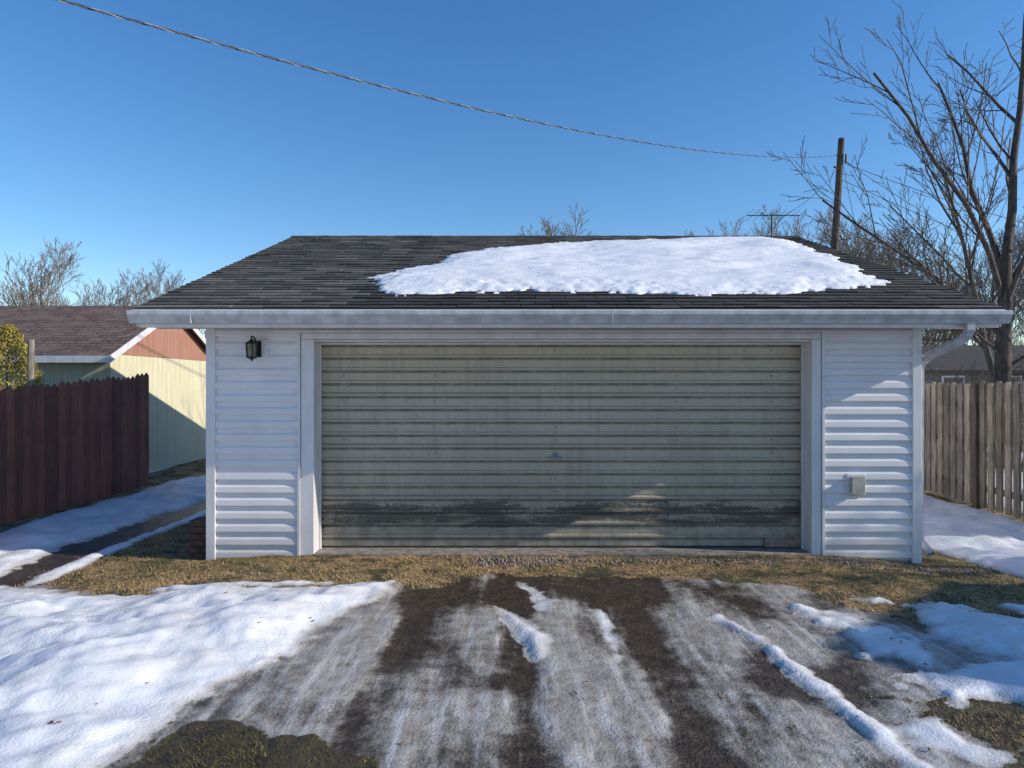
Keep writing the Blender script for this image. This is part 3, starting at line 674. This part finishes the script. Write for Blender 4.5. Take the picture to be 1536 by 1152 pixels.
def leafmass(name,mat_cols,cx,cy,fr,n,size,z0,z1,seed):
    rg=np.random.default_rng(seed); z=rg.uniform(z0,z1,n); a=rg.uniform(0,2*np.pi,n); t=(z-z0)/(z1-z0)
    lob=.75+.35*vn(a*1.6,t*6,seed)+.15*rg.random(n); R=fr(t)*lob*np.sqrt(rg.uniform(.25,1,n))
    P_=np.stack([cx+R*np.cos(a),cy+R*np.sin(a),z],1)
    u=rg.normal(size=(n,3)); u[:,2]+=.6; u/=np.linalg.norm(u,axis=1)[:,None]; v=np.cross(u,rg.normal(size=(n,3))); v/=np.linalg.norm(v,axis=1)[:,None]
    s=rg.uniform(.5,1.3,(n,1))*size
    V=np.stack([P_-v*s*.3,P_+u*s,P_+v*s*.3,P_-u*s*.5],1).reshape(-1,3); F=np.arange(4*n).reshape(-1,4)
    c1,c2=np.array(mat_cols[0]),np.array(mat_cols[1]); k=np.clip(vn(a*2.5,z*4,seed+1)[:,None]*.8+rg.random((n,1))*.3,0,1); c=c1*(1-k)+c2*k
    c=np.concatenate([np.repeat(c,4,0),np.ones((4*n,1))],1)
    ob=np_mesh('foliage',V,F,mgr,c,smooth=False); e=empty(name); ob.parent=e
    m=MB(); m.tube([(cx,cy,-.1),(cx,cy,z1*.85)],[.07,.015],7); m.obj('trunk',mbark,e)
leafmass('arborvitae_shrub',((.12,.11,.02),(.42,.34,.07)),-7.95,11.2,lambda t:.62*np.sqrt(np.clip(1-t**1.5,0,1)),14000,.035,.1,2.62,4)
mb=MB(); mb.tube([(-7.45,11.0,-.1),(-7.46,11.0,1.5),(-7.45,11.0,2.38)],[.055,.05,.045],8,col=(.9,.9,.9)); mb.obj('wooden_post',mwth)

# ------------------------------------------------------------------ pole, wires, antenna
pole=empty('utility_pole'); mpole=simple('pole_wood',(.04,.03,.022),(.11,.08,.058),12,.9,sc3=(1,1,.2),bmp=.5)
mb=MB(); mb.tube([(11.1,25,-.1),(11.27,25,5),(11.6,25,10.33)],[.16,.135,.105],10); mb.obj('shaft',mpole,pole)
mb=MB(); mb.tube([(11.60,24.85,9.72),(11.35,24.8,9.70)],.03,8); mb.tube([(11.72,24.9,9.45),(11.72,24.9,9.75)],.04,8); mb.tube([(11.45,24.86,9.2),(11.25,24.84,9.3)],.03,6); mb.obj('insulators',mblk,pole)
mwire=simple('cable',(.02,.02,.02),(.06,.06,.06),10,.5); mwal=simple('aluminium_strand',(.22,.22,.23),(.38,.38,.39),10,.55,metal=.3)
sv=empty('overhead_service_cable')
def wl(t): return Vector((-4.46+15.85*t,7+17.85*t,5.476+2.0*t+2.21*t*t))
n=900
for k,(m,nm) in enumerate(((mwire,'conductor_a'),(mwire,'conductor_b'),(mwal,'neutral_strand'))):
    pts=[]
    for i in range(n+1):
        t=-.5+1.5*i/n; s_=t*24/.42*2*math.pi; a=s_*.8+k*2.094; pts.append(wl(t)+Vector((-.75*math.cos(a)*.009,.66*math.cos(a)*.009,math.sin(a)*.009)))
    mb=MB(); mb.tube(pts,.0068 if k<2 else .0045,5,caps=False); mb.obj(nm,m,sv,smooth=True)
mb=MB()
def wire(a,b_,sag,r=.012,n=20):
    a=Vector(a);b_=Vector(b_); pts=[a.lerp(b_,i/n)-Vector((0,0,sag*4*(i/n)*(1-i/n))) for i in range(n+1)]; mb.tube(pts,r,4,caps=False)
wire((11.45,24.9,9.3),(6.45,17.6,5.75),.25,.009)
wire((11.62,25,9.6),(34,40,6.2),.6); wire((11.62,25,9.5),(30,26,5.6),.7); wire((11.58,25,8.9),(34,31,4.2),.7); wire((11.5,25,6.4),(34,30,5.4),.3); wire((11.5,25,6.1),(34,30,5.1),.3)
wire((11.62,25,9.6),(16,31,4.2),.2,.009); wire((-40,46,7.6),(-9,46,6.6),.6,.015)
mb.obj('utility_wires',mwire)
ant=empty('tv_antenna'); mb=MB(); ax,ay,az=6.22,17,5.72
mb.tube([(ax,ay,-.1),(ax,ay,az+.06)],.02,6); 
bx0,bx1=ax-.62,ax+.72
mb.tube([(bx0,ay-.1,az-.02),(bx1,ay+.1,az+.03)],.012,5)
for i in range(9):
    t=i/8; xx=bx0+(bx1-bx0)*t; zz_=az-.02+.05*t; ln=.55-.3*t
    mb.tube([(xx-.03,ay-.1-ln,zz_+.02),(xx+.03,ay+.1+ln,zz_+.02)],.006,4); 
mb.tube([(ax,ay,az-.35),(ax-.25,ay,az-.0)],.006,4); mb.tube([(ax,ay,az-.35),(ax+.3,ay,az+.01)],.006,4)
mb.obj('mast_and_elements',mblk,ant)
